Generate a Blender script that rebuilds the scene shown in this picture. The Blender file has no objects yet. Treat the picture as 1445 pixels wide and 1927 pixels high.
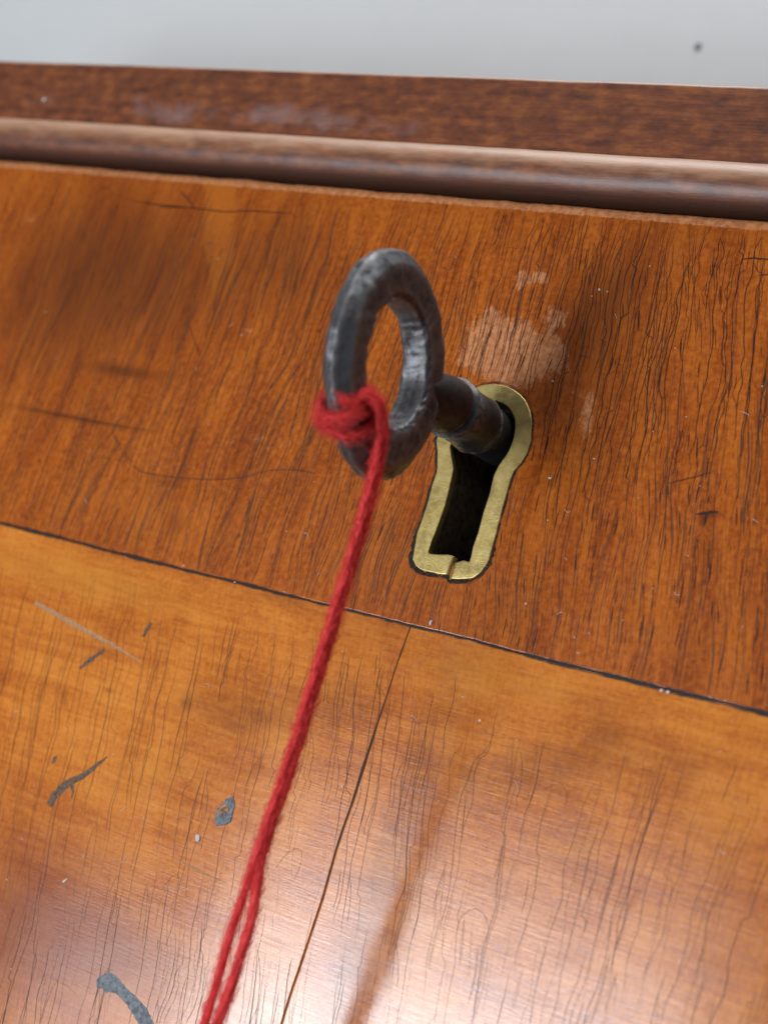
import bpy, math, random
import numpy as np
from mathutils import Matrix, Vector

random.seed(7); rng = np.random.default_rng(7)
sc = bpy.context.scene
MM = 0.001
# ------------------------------------------------------------------ frame of the drawer front
# millimetres: x to the right along the front, y into the wood, z up the front; origin = keyhole centre
LEAN = Matrix.Rotation(math.radians(-6.0), 4, 'X')          # the front leans back a little, so the string hangs plumb
PXW, PXH, F = 1445.0, 1927.0, 2800.0

def _axes():
    v1 = (-4772.0, -989.0); lean = .305; px, py = 127.5, 36.5
    a = np.array([v1[0], v1[1], F]); X = -a / np.linalg.norm(a)
    t = -(F * F + v1[0] * px + v1[1] * py) / (v1[0] * lean - v1[1])
    b = np.array([px + lean * t, py - t, F]); Z = b / np.linalg.norm(b)
    Y = np.cross(Z, X); Y = Y if Y[2] > 0 else -Y
    D = 190.0
    T = np.array([(913 - PXW / 2) / F * D, (811 - PXH / 2) / F * D, D])
    return np.stack([X, Y, Z], 1), T
R3, T3 = _axes(); CAM = -R3.T @ T3

def proj(x, y, z):
    q = np.stack([x, y, z], -1) @ R3.T + T3
    return PXW / 2 + F * q[..., 0] / q[..., 2], PXH / 2 + F * q[..., 1] / q[..., 2]

def face(u, v, y=0.0):
    """point of the plane y = const (mm) measured on the photograph"""
    d = R3.T @ np.array([(u - PXW / 2) / F, (v - PXH / 2) / F, 1.0]); k = (y - CAM[1]) / d[1]
    return CAM + k * d

# ------------------------------------------------------------------ camera
cd = bpy.data.cameras.new('camera'); cam = bpy.data.objects.new('camera', cd); sc.collection.objects.link(cam)
rot = Matrix((R3[0], -R3[1], -R3[2])).transposed().to_4x4()
cam.matrix_world = LEAN @ Matrix.Translation(Vector(CAM * MM)) @ rot
cd.sensor_fit = 'HORIZONTAL'; cd.sensor_width = 36.0; cd.lens = 36.0 * F / PXW
cd.clip_start = 0.005; cd.clip_end = 50.0
cd.dof.use_dof = True
_fp = R3 @ face(905, 960) + T3
cd.dof.focus_distance = float(_fp[2]) * MM; cd.dof.aperture_fstop = 24.0; cd.dof.aperture_blades = 0
sc.camera = cam

# ------------------------------------------------------------------ light
w = bpy.data.worlds.new('World'); sc.world = w; w.use_nodes = True
w.node_tree.nodes['Background'].inputs[0].default_value = (.80, .88, 1.0, 1)
w.node_tree.nodes['Background'].inputs[1].default_value = 0.09

def area(name, pos, aim, sx, sy, power, col):
    l = bpy.data.lights.new(name, 'AREA'); l.shape = 'RECTANGLE'; l.size = sx * MM; l.size_y = sy * MM; l.energy = power; l.color = col
    o = bpy.data.objects.new(name, l); sc.collection.objects.link(o)
    q = (Vector(pos) - Vector(aim)).to_track_quat('Z', 'Y').to_matrix().to_4x4()
    o.matrix_world = LEAN @ Matrix.Translation(Vector(pos) * MM) @ q
# the window at the lower left: a bright pane, its light falling off upwards where it is screened
WX, WY, WW = -272, -700, 290
for z0, z1, rad in ((-500, -215, 19.0), (-215, -180, 15.0), (-180, -145, 10.0), (-145, -110, 6.2), (-110, -75, 3.4), (-75, -40, 1.6)):
    zc = (z0 + z1) / 2; area('window_light', (WX, WY, zc), (WX * .25, 0, zc * .35), WW, z1 - z0, rad * math.pi * WW * (z1 - z0) * 1e-6, (.86, .93, 1.0))
area('window_light', (-495, -695, -335), (-120, 0, -110), 140, 310, 4.0 * math.pi * .14 * .31, (.84, .91, 1.0))       # the dimmer pane beside it
area('overhead_light', (-60, -150, 900), (0, -20, 30), 900, 420, 10.0, (.92, .96, 1.0))
sc.view_settings.view_transform = 'Standard'; sc.view_settings.look = 'None'
sc.view_settings.exposure = 0.0; sc.view_settings.gamma = 1.0

# ------------------------------------------------------------------ helpers
def vnoise(x, z, fx, fz, seed):
    """smooth value noise in -1..1, fx / fz cycles per mm"""
    x = np.asarray(x, float) * fx + 1000.3; z = np.asarray(z, float) * fz + 1000.7
    ix, iz = np.floor(x).astype(np.int64), np.floor(z).astype(np.int64); tx, tz = x - ix, z - iz
    tx = tx * tx * (3 - 2 * tx); tz = tz * tz * (3 - 2 * tz)
    def h(a, b):
        k = (a * 374761393 + b * 668265263 + seed * 974711) & 0x7fffffff
        k = ((k ^ (k >> 13)) * 1274126177) & 0x7fffffff
        return ((k ^ (k >> 16)) & 0xffff) / 32767.5 - 1
    return (h(ix, iz) * (1 - tx) + h(ix + 1, iz) * tx) * (1 - tz) + (h(ix, iz + 1) * (1 - tx) + h(ix + 1, iz + 1) * tx) * tz

def empty(name, base, label, cat, group=None):
    o = bpy.data.objects.new(name, None); sc.collection.objects.link(o); o.empty_display_size = .005
    o.matrix_world = LEAN @ Matrix.Translation(Vector(base) * MM)
    o['label'] = label; o['category'] = cat; o['base'] = list(base)
    if group: o['group'] = group
    return o

def root_base(p):
    while p.parent: p = p.parent
    return np.array(p['base']) if 'base' in p else np.zeros(3)

def mesh(name, verts, faces, mat, parent=None, smooth=True, uvs=None, attrs=None, kind=None, base=None, label=None):
    v = np.asarray(verts, float)
    b = root_base(parent) if parent else np.array(base if base is not None else (0, 0, 0), float)
    v = (v - b) * MM
    me = bpy.data.meshes.new(name)
    if isinstance(faces, np.ndarray):
        n, k = faces.shape
        me.vertices.add(len(v)); me.vertices.foreach_set('co', v.ravel())
        me.loops.add(n * k); me.loops.foreach_set('vertex_index', faces.ravel().astype(np.int32))
        me.polygons.add(n); me.polygons.foreach_set('loop_start', np.arange(0, n * k, k, dtype=np.int32))
        me.update(calc_edges=True)
    else:
        me.from_pydata(v.tolist(), [], faces)
    if smooth: me.polygons.foreach_set('use_smooth', np.ones(len(me.polygons), bool))
    if uvs is not None:
        li = np.empty(len(me.loops), np.int32); me.loops.foreach_get('vertex_index', li)
        me.uv_layers.new(name='grain').data.foreach_set('uv', np.asarray(uvs, float)[li].ravel())
    for k, a in (attrs or {}).items():
        me.attributes.new(k, 'FLOAT', 'POINT').data.foreach_set('value', np.asarray(a, float))
    me.materials.append(mat); me.validate(); me.update()
    o = bpy.data.objects.new(name, me); sc.collection.objects.link(o)
    if parent: o.parent = parent
    else: o.matrix_world = LEAN @ Matrix.Translation(Vector(b) * MM)
    if kind: o['kind'] = kind
    if label: o['label'] = label
    return o

class NT:
    """short node-tree writer"""
    def __init__(s, name):
        s.m = bpy.data.materials.new(name); s.m.use_nodes = True; s.t = s.m.node_tree
        s.b = s.t.nodes['Principled BSDF']; s.out = s.t.nodes['Material Output']
        s.co = None
    def n(s, ty, **k):
        x = s.t.nodes.new(ty)
        for a, b in k.items(): setattr(x, a, b)
        return x
    def link(s, a, b): s.t.links.new(a, b)
    def put(s, sock, v):
        if isinstance(v, bpy.types.NodeSocket): s.link(v, sock)
        elif isinstance(v, tuple) and len(v) == 3 and sock.type == 'RGBA': sock.default_value = (*v, 1)
        else: sock.default_value = v
    def math(s, op, a, b=0.0, clamp=False):
        x = s.n('ShaderNodeMath', operation=op, use_clamp=clamp); s.put(x.inputs[0], a); s.put(x.inputs[1], b); return x.outputs[0]
    def step(s, v, lo, hi, a=0.0, b=1.0):
        x = s.n('ShaderNodeMapRange', interpolation_type='SMOOTHSTEP'); s.put(x.inputs[0], v)
        for i, q in enumerate((lo, hi, a, b)): x.inputs[i + 1].default_value = q
        return x.outputs[0]
    def attr(s, n): return s.n('ShaderNodeAttribute', attribute_name=n).outputs['Fac']
    def uv(s): return s.n('ShaderNodeUVMap', uv_map='grain').outputs[0]
    def obj(s):
        """object coordinates in millimetres"""
        x = s.n('ShaderNodeVectorMath', operation='SCALE'); s.link(s.n('ShaderNodeTexCoord').outputs['Object'], x.inputs[0]); x.inputs['Scale'].default_value = 1000; return x.outputs[0]
    def noise(s, co, scale, detail=2.0, rough=.5, dist=0.0, off=(0, 0, 0)):
        mp = s.n('ShaderNodeMapping'); s.link(co, mp.inputs[0]); mp.inputs['Scale'].default_value = scale; mp.inputs['Location'].default_value = off
        x = s.n('ShaderNodeTexNoise'); s.link(mp.outputs[0], x.inputs['Vector']); x.inputs['Scale'].default_value = 1.0
        x.inputs['Detail'].default_value = detail; x.inputs['Roughness'].default_value = rough; x.inputs['Distortion'].default_value = dist
        return x.outputs[0]
    def mix(s, f, a, b, mode='MIX'):
        x = s.n('ShaderNodeMix', data_type='RGBA', blend_type=mode); s.put(x.inputs[0], f); s.put(x.inputs[6], a); s.put(x.inputs[7], b); return x.outputs[2]
    def ramp(s, f, *stops):
        x = s.n('ShaderNodeValToRGB'); s.put(x.inputs[0], f); e = x.color_ramp.elements
        while len(e) < len(stops): e.new(.5)
        for q, (p, c) in zip(e, stops): q.position = p; q.color = (*c, 1)
        return x.outputs[0]
    def bump(s, h, strength, dist, prev=None):
        x = s.n('ShaderNodeBump'); s.put(x.inputs['Height'], h); x.inputs['Strength'].default_value = strength; x.inputs['Distance'].default_value = dist * MM
        if prev is not None: s.link(prev, x.inputs['Normal'])
        return x.outputs[0]
    def set(s, **k):
        for a, v in k.items(): s.put(s.b.inputs[a.replace('_', ' ')], v)
        return s.m

# ------------------------------------------------------------------ materials
def wood_crossband():
    s = NT('crossband veneer'); g = s.uv(); o = s.obj()
    wide = s.noise(g, (.22, .05, 1), 3, .55, .3); st = s.noise(g, (1.6, .07, 1), 3, .6, .2); fine = s.noise(g, (6.0, .35, 1), 2, .6); mott = s.noise(o, (1.2, 1.2, 1.2), 4, .65)
    v = s.math('ADD', s.math('MULTIPLY', wide, .28), s.math('ADD', s.math('MULTIPLY', st, .16), s.math('ADD', s.math('MULTIPLY', fine, .22), s.math('MULTIPLY', mott, .40))))
    col = s.ramp(v, (.38, (.18, .032, .0045)), (.50, (.345, .073, .0075)), (.58, (.465, .114, .0115)), (.72, (.60, .175, .018)))
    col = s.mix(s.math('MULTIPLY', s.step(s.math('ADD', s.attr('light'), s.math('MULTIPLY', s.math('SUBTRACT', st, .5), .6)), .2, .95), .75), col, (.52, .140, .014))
    stain_shade = s.step(s.math('ADD', s.attr('stain_shade'), s.math('MULTIPLY', s.math('SUBTRACT', mott, .5), .8)), .15, .95)
    col = s.mix(s.math('MULTIPLY', stain_shade, .72), col, (.070, .017, .006))
    jag = s.math('ADD', s.math('MULTIPLY', s.math('SUBTRACT', s.noise(g, (1.0, .7, 1), 5, .7), .5), 1.3), s.math('MULTIPLY', s.math('SUBTRACT', s.noise(o, (3, 3, 3), 3, .6), .5), .5))
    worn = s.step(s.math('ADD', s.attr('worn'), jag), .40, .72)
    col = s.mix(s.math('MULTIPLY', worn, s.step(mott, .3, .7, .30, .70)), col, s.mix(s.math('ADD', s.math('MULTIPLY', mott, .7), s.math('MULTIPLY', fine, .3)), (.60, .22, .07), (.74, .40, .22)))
    h = s.math('ADD', s.math('MULTIPLY', fine, .5), s.math('ADD', s.math('MULTIPLY', mott, .6), s.math('MULTIPLY', s.noise(o, (5, 5, 5), 2), .35)))
    b = s.bump(h, .55, .05)
    dirt = s.noise(o, (.35, .35, .35), 4, .6)
    return s.set(Base_Color=col, Roughness=s.step(s.math('ADD', dirt, s.math('MULTIPLY', worn, .3)), .3, .85, .30, .50), Normal=b, Coat_Weight=s.math('SUBTRACT', .5, s.math('MULTIPLY', worn, .4)), Coat_Roughness=.12, Coat_Normal=b, Specular_IOR_Level=.15)

def wood_field(name, off):
    s = NT(name); g = s.uv(); o = s.obj()
    wide = s.noise(g, (.07, .05, 1), 3, .55, .6, off=off); fig = s.noise(g, (.05, .32, 1), 3, .55, .5, off=off); rip = s.noise(g, (.18, 1.6, 1), 3, .6, .4, off=off)
    fine = s.noise(g, (3.5, .25, 1), 3, .6, off=off); mott = s.noise(o, (1.6, 1.6, 1.6), 4, .65)
    v = s.math('ADD', s.math('MULTIPLY', wide, .26), s.math('ADD', s.math('MULTIPLY', fig, .24), s.math('ADD', s.math('MULTIPLY', rip, .20), s.math('ADD', s.math('MULTIPLY', fine, .14), s.math('MULTIPLY', mott, .26)))))
    col = s.ramp(v, (.39, (.30, .064, .010)), (.50, (.50, .130, .016)), (.58, (.64, .195, .025)), (.70, (.77, .280, .044)))
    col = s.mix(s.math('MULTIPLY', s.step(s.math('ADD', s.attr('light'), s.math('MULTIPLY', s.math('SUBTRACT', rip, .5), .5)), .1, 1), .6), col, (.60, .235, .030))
    stain_shade = s.step(s.math('ADD', s.attr('stain_shade'), s.math('MULTIPLY', s.math('SUBTRACT', s.noise(g, (.5, .5, 1), 5, .65), .5), .9)), .1, 1.0)
    col = s.mix(s.math('MULTIPLY', stain_shade, .68), col, (.20, .050, .010))
    col = s.mix(s.math('MULTIPLY', s.attr('red'), .75), col, (.23, .052, .022))
    rl = s.noise(g, (.22, 3.2, 1), 4, .62, .5, off=(3, 1, 0))
    h = s.math('ADD', s.math('MULTIPLY', rl, .9), s.math('ADD', s.math('MULTIPLY', mott, .35), s.math('MULTIPLY', s.noise(o, (6, 6, 6), 2), .22)))
    b = s.bump(h, .5, .045); b2 = s.bump(h, .5, .026)
    dirt = s.noise(o, (.3, .3, .3), 4, .6, off=(9, 0, 4))
    return s.set(Base_Color=col, Roughness=s.step(dirt, .3, .8, .24, .34), Normal=b,
                 Coat_Weight=.95, Coat_IOR=1.62, Coat_Roughness=s.step(dirt, .3, .75, .08, .13), Coat_Normal=b2, Specular_IOR_Level=.10)

def wood_moulding():
    s = NT('moulding wood'); g = s.uv(); o = s.obj()
    st = s.noise(g, (.05, 1.1, 1), 4, .6, .4); fine = s.noise(g, (.25, 5, 1), 2, .6); mott = s.noise(o, (.35, .6, .6), 4, .6, off=(4, 2, 7))
    v = s.math('ADD', s.math('MULTIPLY', st, .28), s.math('ADD', s.math('MULTIPLY', fine, .12), s.math('MULTIPLY', mott, .60)))
    col = s.ramp(v, (.36, (.080, .021, .009)), (.50, (.165, .043, .013)), (.64, (.27, .080, .020)))
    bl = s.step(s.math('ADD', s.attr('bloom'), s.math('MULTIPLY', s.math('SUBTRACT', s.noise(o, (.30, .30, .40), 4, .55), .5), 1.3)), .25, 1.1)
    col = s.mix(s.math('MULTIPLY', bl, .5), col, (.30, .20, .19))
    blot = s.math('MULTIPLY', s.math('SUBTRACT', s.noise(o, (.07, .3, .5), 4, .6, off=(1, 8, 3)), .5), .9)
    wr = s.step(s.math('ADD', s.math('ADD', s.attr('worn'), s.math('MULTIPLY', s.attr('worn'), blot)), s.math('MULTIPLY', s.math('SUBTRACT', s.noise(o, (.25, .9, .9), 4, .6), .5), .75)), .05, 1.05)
    col = s.mix(s.math('MULTIPLY', wr, .85), col, s.mix(fine, (.44, .22, .12), (.62, .38, .24)))  # pale wear, with the bead's lit top painted in
    col = s.mix(s.math('MULTIPLY', s.step(s.math('ADD', s.attr('dirt'), s.math('MULTIPLY', s.math('SUBTRACT', mott, .5), .7)), .3, .9), .85), col, (.022, .012, .009))  # crease dirt, with shade painted under the bead
    b = s.bump(s.math('ADD', s.math('MULTIPLY', fine, .4), s.math('MULTIPLY', s.noise(o, (.8, 2.5, 2.5), 3, .6), .8)), .5, .12)
    return s.set(Base_Color=col, Roughness=.5, Normal=b, Coat_Weight=.45, Coat_Roughness=.38, Specular_IOR_Level=.35)

def ribbon_mat(name, col, rough, soft=.65, spec=.3):
    """dirt lying in a crack: fades out across its width"""
    s = NT(name); u = s.n('ShaderNodeSeparateXYZ'); s.link(s.uv(), u.inputs[0])
    a = s.math('SUBTRACT', 1.0, s.math('ABSOLUTE', u.outputs[0]))
    br = s.step(s.noise(s.obj(), (1.6, 1.6, 1.6), 3, .6), .25, .6, .6, 1)
    a = s.math('MULTIPLY', s.math('MULTIPLY', s.step(a, 0, soft), s.attr('dark')), br)
    return s.set(Base_Color=col, Roughness=rough, Alpha=a, Specular_IOR_Level=spec)

def dull(name, col, rough=.7, var=.3, scale=2.0, bump=.3, metallic=0.0, dist=.05, col2=None, spec=.4):
    s = NT(name); o = s.obj(); n1 = s.noise(o, (scale,) * 3, 4, .65); n2 = s.noise(o, (scale * 4,) * 3, 3, .6)
    c2 = col2 or tuple(min(1, c * (1 + var)) for c in col); c1 = tuple(c * (1 - var) for c in col)
    c = s.ramp(n1, (.3, c1), (.7, c2))
    b = s.bump(s.math('ADD', n1, s.math('MULTIPLY', n2, .5)), bump, dist)
    return s.set(Base_Color=c, Roughness=s.step(n2, .3, .7, rough - .08, rough + .08), Metallic=metallic, Normal=b, Specular_IOR_Level=spec)

def iron_mat(k=1.0):
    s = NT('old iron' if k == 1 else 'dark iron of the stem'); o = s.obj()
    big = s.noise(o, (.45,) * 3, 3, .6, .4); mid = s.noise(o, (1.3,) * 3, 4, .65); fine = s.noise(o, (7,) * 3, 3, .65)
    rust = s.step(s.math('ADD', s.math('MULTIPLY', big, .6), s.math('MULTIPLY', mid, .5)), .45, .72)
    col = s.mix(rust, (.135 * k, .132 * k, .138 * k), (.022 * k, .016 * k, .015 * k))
    col = s.mix(s.step(fine, .58, .75, 0, .4 * k), col, (.20, .17, .15))
    col = s.mix(s.math('MULTIPLY', s.attr('edge'), s.step(mid, .3, .6)), col, (.26, .245, .235))
    b = s.bump(mid, .18, .14); b = s.bump(fine, .5, .07, b)
    return s.set(Base_Color=col, Metallic=s.step(rust, 0, 1, .7, .35), Roughness=s.step(s.math('ADD', s.math('MULTIPLY', rust, .5), s.math('MULTIPLY', fine, .5)), .2, .8, .42, .62), Normal=b, Specular_IOR_Level=.45)

def brass_mat():
    s = NT('worn brass'); o = s.obj()
    n = s.noise(o, (.8,) * 3, 4, .65); sp = s.noise(o, (5,) * 3, 3, .7); sc1 = s.noise(o, (9, 1, .7), 2, .6, .3); sc2 = s.noise(o, (1.2, 1, 11), 2, .6, .3)
    col = s.ramp(n, (.3, (.48, .335, .100)), (.7, (.66, .495, .190)))
    tar = s.step(s.noise(o, (.35,) * 3, 4, .7, off=(2, 5, 1)), .48, .68, 0, .55)
    col = s.mix(tar, col, (.20, .135, .045)); col = s.mix(s.step(sp, .58, .72, 0, .8), col, (.10, .06, .022))
    col = s.mix(s.step(s.noise(o, (14, 1, .8), 2, .6, .3), .60, .72, 0, .5), col, (.62, .53, .27))
    h = s.math('ADD', s.math('MULTIPLY', sc1, .6), s.math('ADD', s.math('MULTIPLY', sc2, .6), s.math('MULTIPLY', n, 1.2)))
    return s.set(Base_Color=col, Metallic=.72, Roughness=s.step(sp, .3, .7, .36, .52), Normal=s.bump(h, .4, .06))

def wool_mat():
    s = NT('red wool'); o = s.obj(); n = s.noise(o, (2.2,) * 3, 3, .6); f = s.noise(o, (14,) * 3, 2, .6)
    c = s.ramp(s.math('ADD', s.math('MULTIPLY', n, .6), s.math('MULTIPLY', f, .4)), (.3, (.66, .024, .026)), (.7, (1.0, .11, .105)))
    return s.set(Base_Color=c, Roughness=.85, Sheen_Weight=.22, Sheen_Roughness=.4, Sheen_Tint=(1, .30, .28, 1), Specular_IOR_Level=.15, Normal=s.bump(f, .4, .05))

def wall_mat():
    s = NT('painted wall'); o = s.obj(); n = s.noise(o, (.006, .03, .03), 3, .55); m = s.noise(o, (.15,) * 3, 4, .6)
    c = s.ramp(s.math('ADD', s.math('MULTIPLY', n, .8), s.math('MULTIPLY', m, .2)), (.35, (.525, .528, .522)), (.65, (.585, .588, .58)))
    return s.set(Base_Color=c, Roughness=.85, Normal=s.bump(m, .2, .1))

M_CB, M_FL, M_FR, M_MO = wood_crossband(), wood_field('field veneer a', (0, 0, 0)), wood_field('field veneer b', (31, 17, 0)), wood_moulding()
M_CRACK = ribbon_mat('crack dirt', (.040, .015, .008), .45); M_PORE = ribbon_mat('pore dirt', (.022, .008, .005), .45, .6)
M_FINE = ribbon_mat('fine craze dirt', (.10, .040, .020), .4, .9, .4)
M_CORE = dull('dark joint', (.018, .012, .009), .8, .5, 1.2, .5); M_GREY = dull('grey joint dirt', (.022, .016, .013), .75, .5, 2.2, .7, dist=.12, col2=(.060, .045, .036), spec=.08)
M_IRON, M_BRASS, M_WOOL, M_WALL = iron_mat(), brass_mat(), wool_mat(), wall_mat()
M_HOLE = dull('keyhole lining', (.085, .066, .048), .5, .7, 1.0, .8, dist=.3, col2=(.26, .19, .13))
M_SCR = dull('bare scratch', (.42, .23, .12), .7, .3, 2.0, .4, spec=.08); M_CHIP = dull('slate grey chip', (.14, .155, .175), .36, .45, 1.6, .9, dist=.25, col2=(.30, .32, .35), spec=.6)
M_GOUGE = dull('dark gouge', (.13, .072, .042), .7, .5, 2.0, .6, dist=.1, col2=(.23, .155, .11), spec=.10); M_PALE = dull('pale flake', (.62, .55, .50), .6, .2, 2.0, .3)
M_HAIR = dull('dark hair', (.030, .014, .008), .4, .2, 2.0, 0.0)

# ------------------------------------------------------------------ the wall behind
xs = np.linspace(-900, 900, 5); zs = np.linspace(-500, 900, 5); gx, gz = np.meshgrid(xs, zs, indexing='ij')
idx = np.arange(25).reshape(5, 5)
q = np.stack([idx[:-1, :-1], idx[1:, :-1], idx[1:, 1:], idx[:-1, 1:]], -1).reshape(-1, 4)
wall = mesh('wall', np.stack([gx, gx * 0 + 75, gz], -1).reshape(-1, 3), q, M_WALL, base=(0, 75, 0)); wall['base'] = [0.0, 75.0, 0.0]; wall['kind'] = 'structure'; wall['label'] = 'plain pale grey wall behind the moulding'
p = face(1313, 87, 74.85)
sp = mesh('wall_speck', [p + np.array([0.70 * math.cos(a) * r, -.15 * (1 - r), 0.85 * math.sin(a) * r]) for r in (1, .55, .05) for a in np.linspace(0, 2 * math.pi, 12, endpoint=False)],
     [(k * 12 + i, k * 12 + (i + 1) % 12, (k + 1) * 12 + (i + 1) % 12, (k + 1) * 12 + i) for k in range(2) for i in range(12)], dull('grey speck', (.15, .16, .175)), wall)

# ------------------------------------------------------------------ drawer front: veneers
front = empty('drawer_front', (0, 0, -120), 'orange brown veneered drawer front with brass keyhole and dark joint lines', 'drawer front')
ZL, ZT = -26.55, 32.35                                     # joint line and top arris
XS0, XS1, ZB = -150.0, 110.0, -130.0

def seam_x(z):
    pts = np.array([face(u, v)[[0, 2]] for u, v in ((773, 1179), (745, 1255), (683, 1447), (633, 1600), (609, 1683), (570, 1800), (539, 1897), (528, 1935))])[::-1]
    z = np.asarray(z, float); return np.where(z < pts[0, 1], pts[0, 0], np.interp(z, pts[:, 1], pts[:, 0])) + .10 * vnoise(z, z * 0, .25, 1, 3)
def joint_z(x): return ZL + .10 * vnoise(x, np.zeros_like(x), .12, 1, 5) + .05 * vnoise(x, np.zeros_like(x), .8, 1, 6)
def joint_w(x): return .17 + .12 * np.clip(vnoise(x, np.zeros_like(x), .09, 1, 8), -.4, 1) + .14 * np.exp(-((x + 66) / 14) ** 2) + .17 * np.exp(-((x - 43) / 12) ** 2)
def seam_w(z): return .05 + .17 * np.exp(-((z + 46) / 6.0) ** 2) + .03 * vnoise(z, z * 0, .4, 1, 9) + .05 * np.exp(-((z + 58) / 5) ** 2)

def height(x, z):
    return .05 * vnoise(x, z, .035, .035, 11) + .007 * vnoise(x, z, .12, .2, 12) + .003 * vnoise(x, z, .3, .6, 13)

def dev(x, z):
    """how far the grain strays from upright (dx per dz)"""
    fld = -.19 + .0060 * np.maximum(0, np.asarray(x) - 2); cb = np.clip(-.04 - .0040 * (np.asarray(x) + 4), -.19, .03)
    k = 1 / (1 + np.exp(-(np.asarray(z) - ZL) * .5))
    return np.clip(fld * (1 - k) + cb * k, -.22, .12) + .02 * vnoise(x, z, .05, .05, 14)

def blob(u, v, cu, cv, ru, rv, ang=0.0):
    c, s = math.cos(math.radians(ang)), math.sin(math.radians(ang)); a, b = (u - cu) * c + (v - cv) * s, -(u - cu) * s + (v - cv) * c
    return np.exp(-((a / ru) ** 2 + (b / rv) ** 2))

def poly_mask(u, v, pts, soft):
    """about 1 inside the outline, .5 on it, 0 outside"""
    pts = np.array(pts, float); ins = np.zeros(u.shape, bool); d = np.full(u.shape, 1e9)
    for (x0, y0), (x1, y1) in zip(pts, np.roll(pts, -1, 0)):
        c = ((y0 > v) != (y1 > v)) & (u < (x1 - x0) * (v - y0) / (y1 - y0 + 1e-9) + x0); ins ^= c
        t = np.clip(((u - x0) * (x1 - x0) + (v - y0) * (y1 - y0)) / ((x1 - x0) ** 2 + (y1 - y0) ** 2), 0, 1)
        d = np.minimum(d, np.hypot(u - x0 - t * (x1 - x0), v - y0 - t * (y1 - y0)))
    return np.clip(.5 + np.where(ins, d, -d) / (2 * soft), 0, 1)

def axis_pts(a0, f0, f1, a1, st, coarse=2.5):
    return np.concatenate([np.arange(a0, f0, coarse), np.arange(f0, f1, st), np.arange(f1, a1 + coarse, coarse)])

# the escutcheon's outline, measured on the photograph (enlarged detail)
def zq(x, y): return face(700 + x / 3.6125, 660 + y / 3.6125)[[0, 2]]
OC, RO, RI = np.array([.12, .15]), 6.22, 3.98
def arc(r, a0, a1, n): return [OC + r * np.array([math.cos(math.radians(a)), math.sin(math.radians(a))]) for a in np.linspace(a0, a1, n)]
OUT_R = [zq(*p) for p in ((530, 1553), (600, 1557), (690, 1550), (745, 1512), (795, 1440), (820, 1350), (850, 1240), (890, 1080), (925, 960), (945, 880), (970, 820), (1020, 765), (1062, 695), (1085, 610))]
OUT_L = [zq(*p) for p in ((440, 600), (447, 700), (447, 800), (438, 840), (410, 920), (385, 1020), (350, 1130), (310, 1240), (290, 1350), (278, 1420), (300, 1465), (340, 1495), (460, 1522), (522, 1526))]
IN_R = [zq(*p) for p in ((570, 1442), (625, 1428), (668, 1440), (690, 1330), (720, 1250), (760, 1100), (800, 980), (830, 850), (862, 785), (930, 690), (965, 600))]
IN_L = [zq(*p) for p in ((533, 650), (545, 730), (560, 800), (550, 850), (530, 940), (500, 1060), (450, 1200), (410, 1300), (385, 1382), (450, 1388), (540, 1390), (562, 1402))]
OUTER = OUT_R + arc(RO, 8, 190, 30) + OUT_L
INNER = IN_R + arc(RI, 2, 200, 30) + IN_L

def resample(pts, n):
    p = np.array(pts); s = np.concatenate([[0], np.cumsum(np.hypot(*np.diff(p, axis=0).T))]); t = np.linspace(0, s[-1], n)
    return np.stack([np.interp(t, s, p[:, 0]), np.interp(t, s, p[:, 1])], -1)
def inside(x, z, pts):
    pts = np.array(pts); ins = np.zeros(np.shape(x), bool)
    for (x0, y0), (x1, y1) in zip(pts, np.roll(pts, -1, 0)):
        ins ^= ((y0 > z) != (y1 > z)) & (x < (x1 - x0) * (z - y0) / (y1 - y0 + 1e-12) + x0)
    return ins

def sheet(name, X, Z, Y, mat, parent, attrs, cut=None, skirt=.9):
    """a veneer leaf: its face as a grid plus edges that run back to the core"""
    n, m = X.shape; idx = np.arange(n * m).reshape(n, m)
    q = np.stack([idx[:-1, :-1], idx[1:, :-1], idx[1:, 1:], idx[:-1, 1:]], -1).reshape(-1, 4)
    if cut is not None:
        fx, fz = X.ravel()[q].mean(1), Z.ravel()[q].mean(1); q = q[~inside(fx, fz, cut)]
    loop = np.concatenate([idx[:, 0], idx[-1, 1:], idx[-2::-1, -1], idx[0, -2:0:-1]]); k = len(loop)
    V = np.stack([X, Y, Z], -1).reshape(-1, 3); low = V[loop].copy(); low[:, 1] = np.maximum(low[:, 1], 0) + skirt
    b = n * m + np.arange(k); nx = np.roll(np.arange(k), -1)
    sk = np.stack([loop, b, b[nx], loop[nx]], -1)
    V = np.concatenate([V, low]); g = V[:, 0] - dev(V[:, 0], V[:, 2]) * (V[:, 2] - ZL)
    at = {a: np.concatenate([v.ravel(), v.ravel()[loop]]) for a, v in attrs.items()}
    return mesh(name, V, np.concatenate([q, sk]), mat, parent, uvs=np.stack([g, V[:, 2]], -1), attrs=at)

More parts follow.
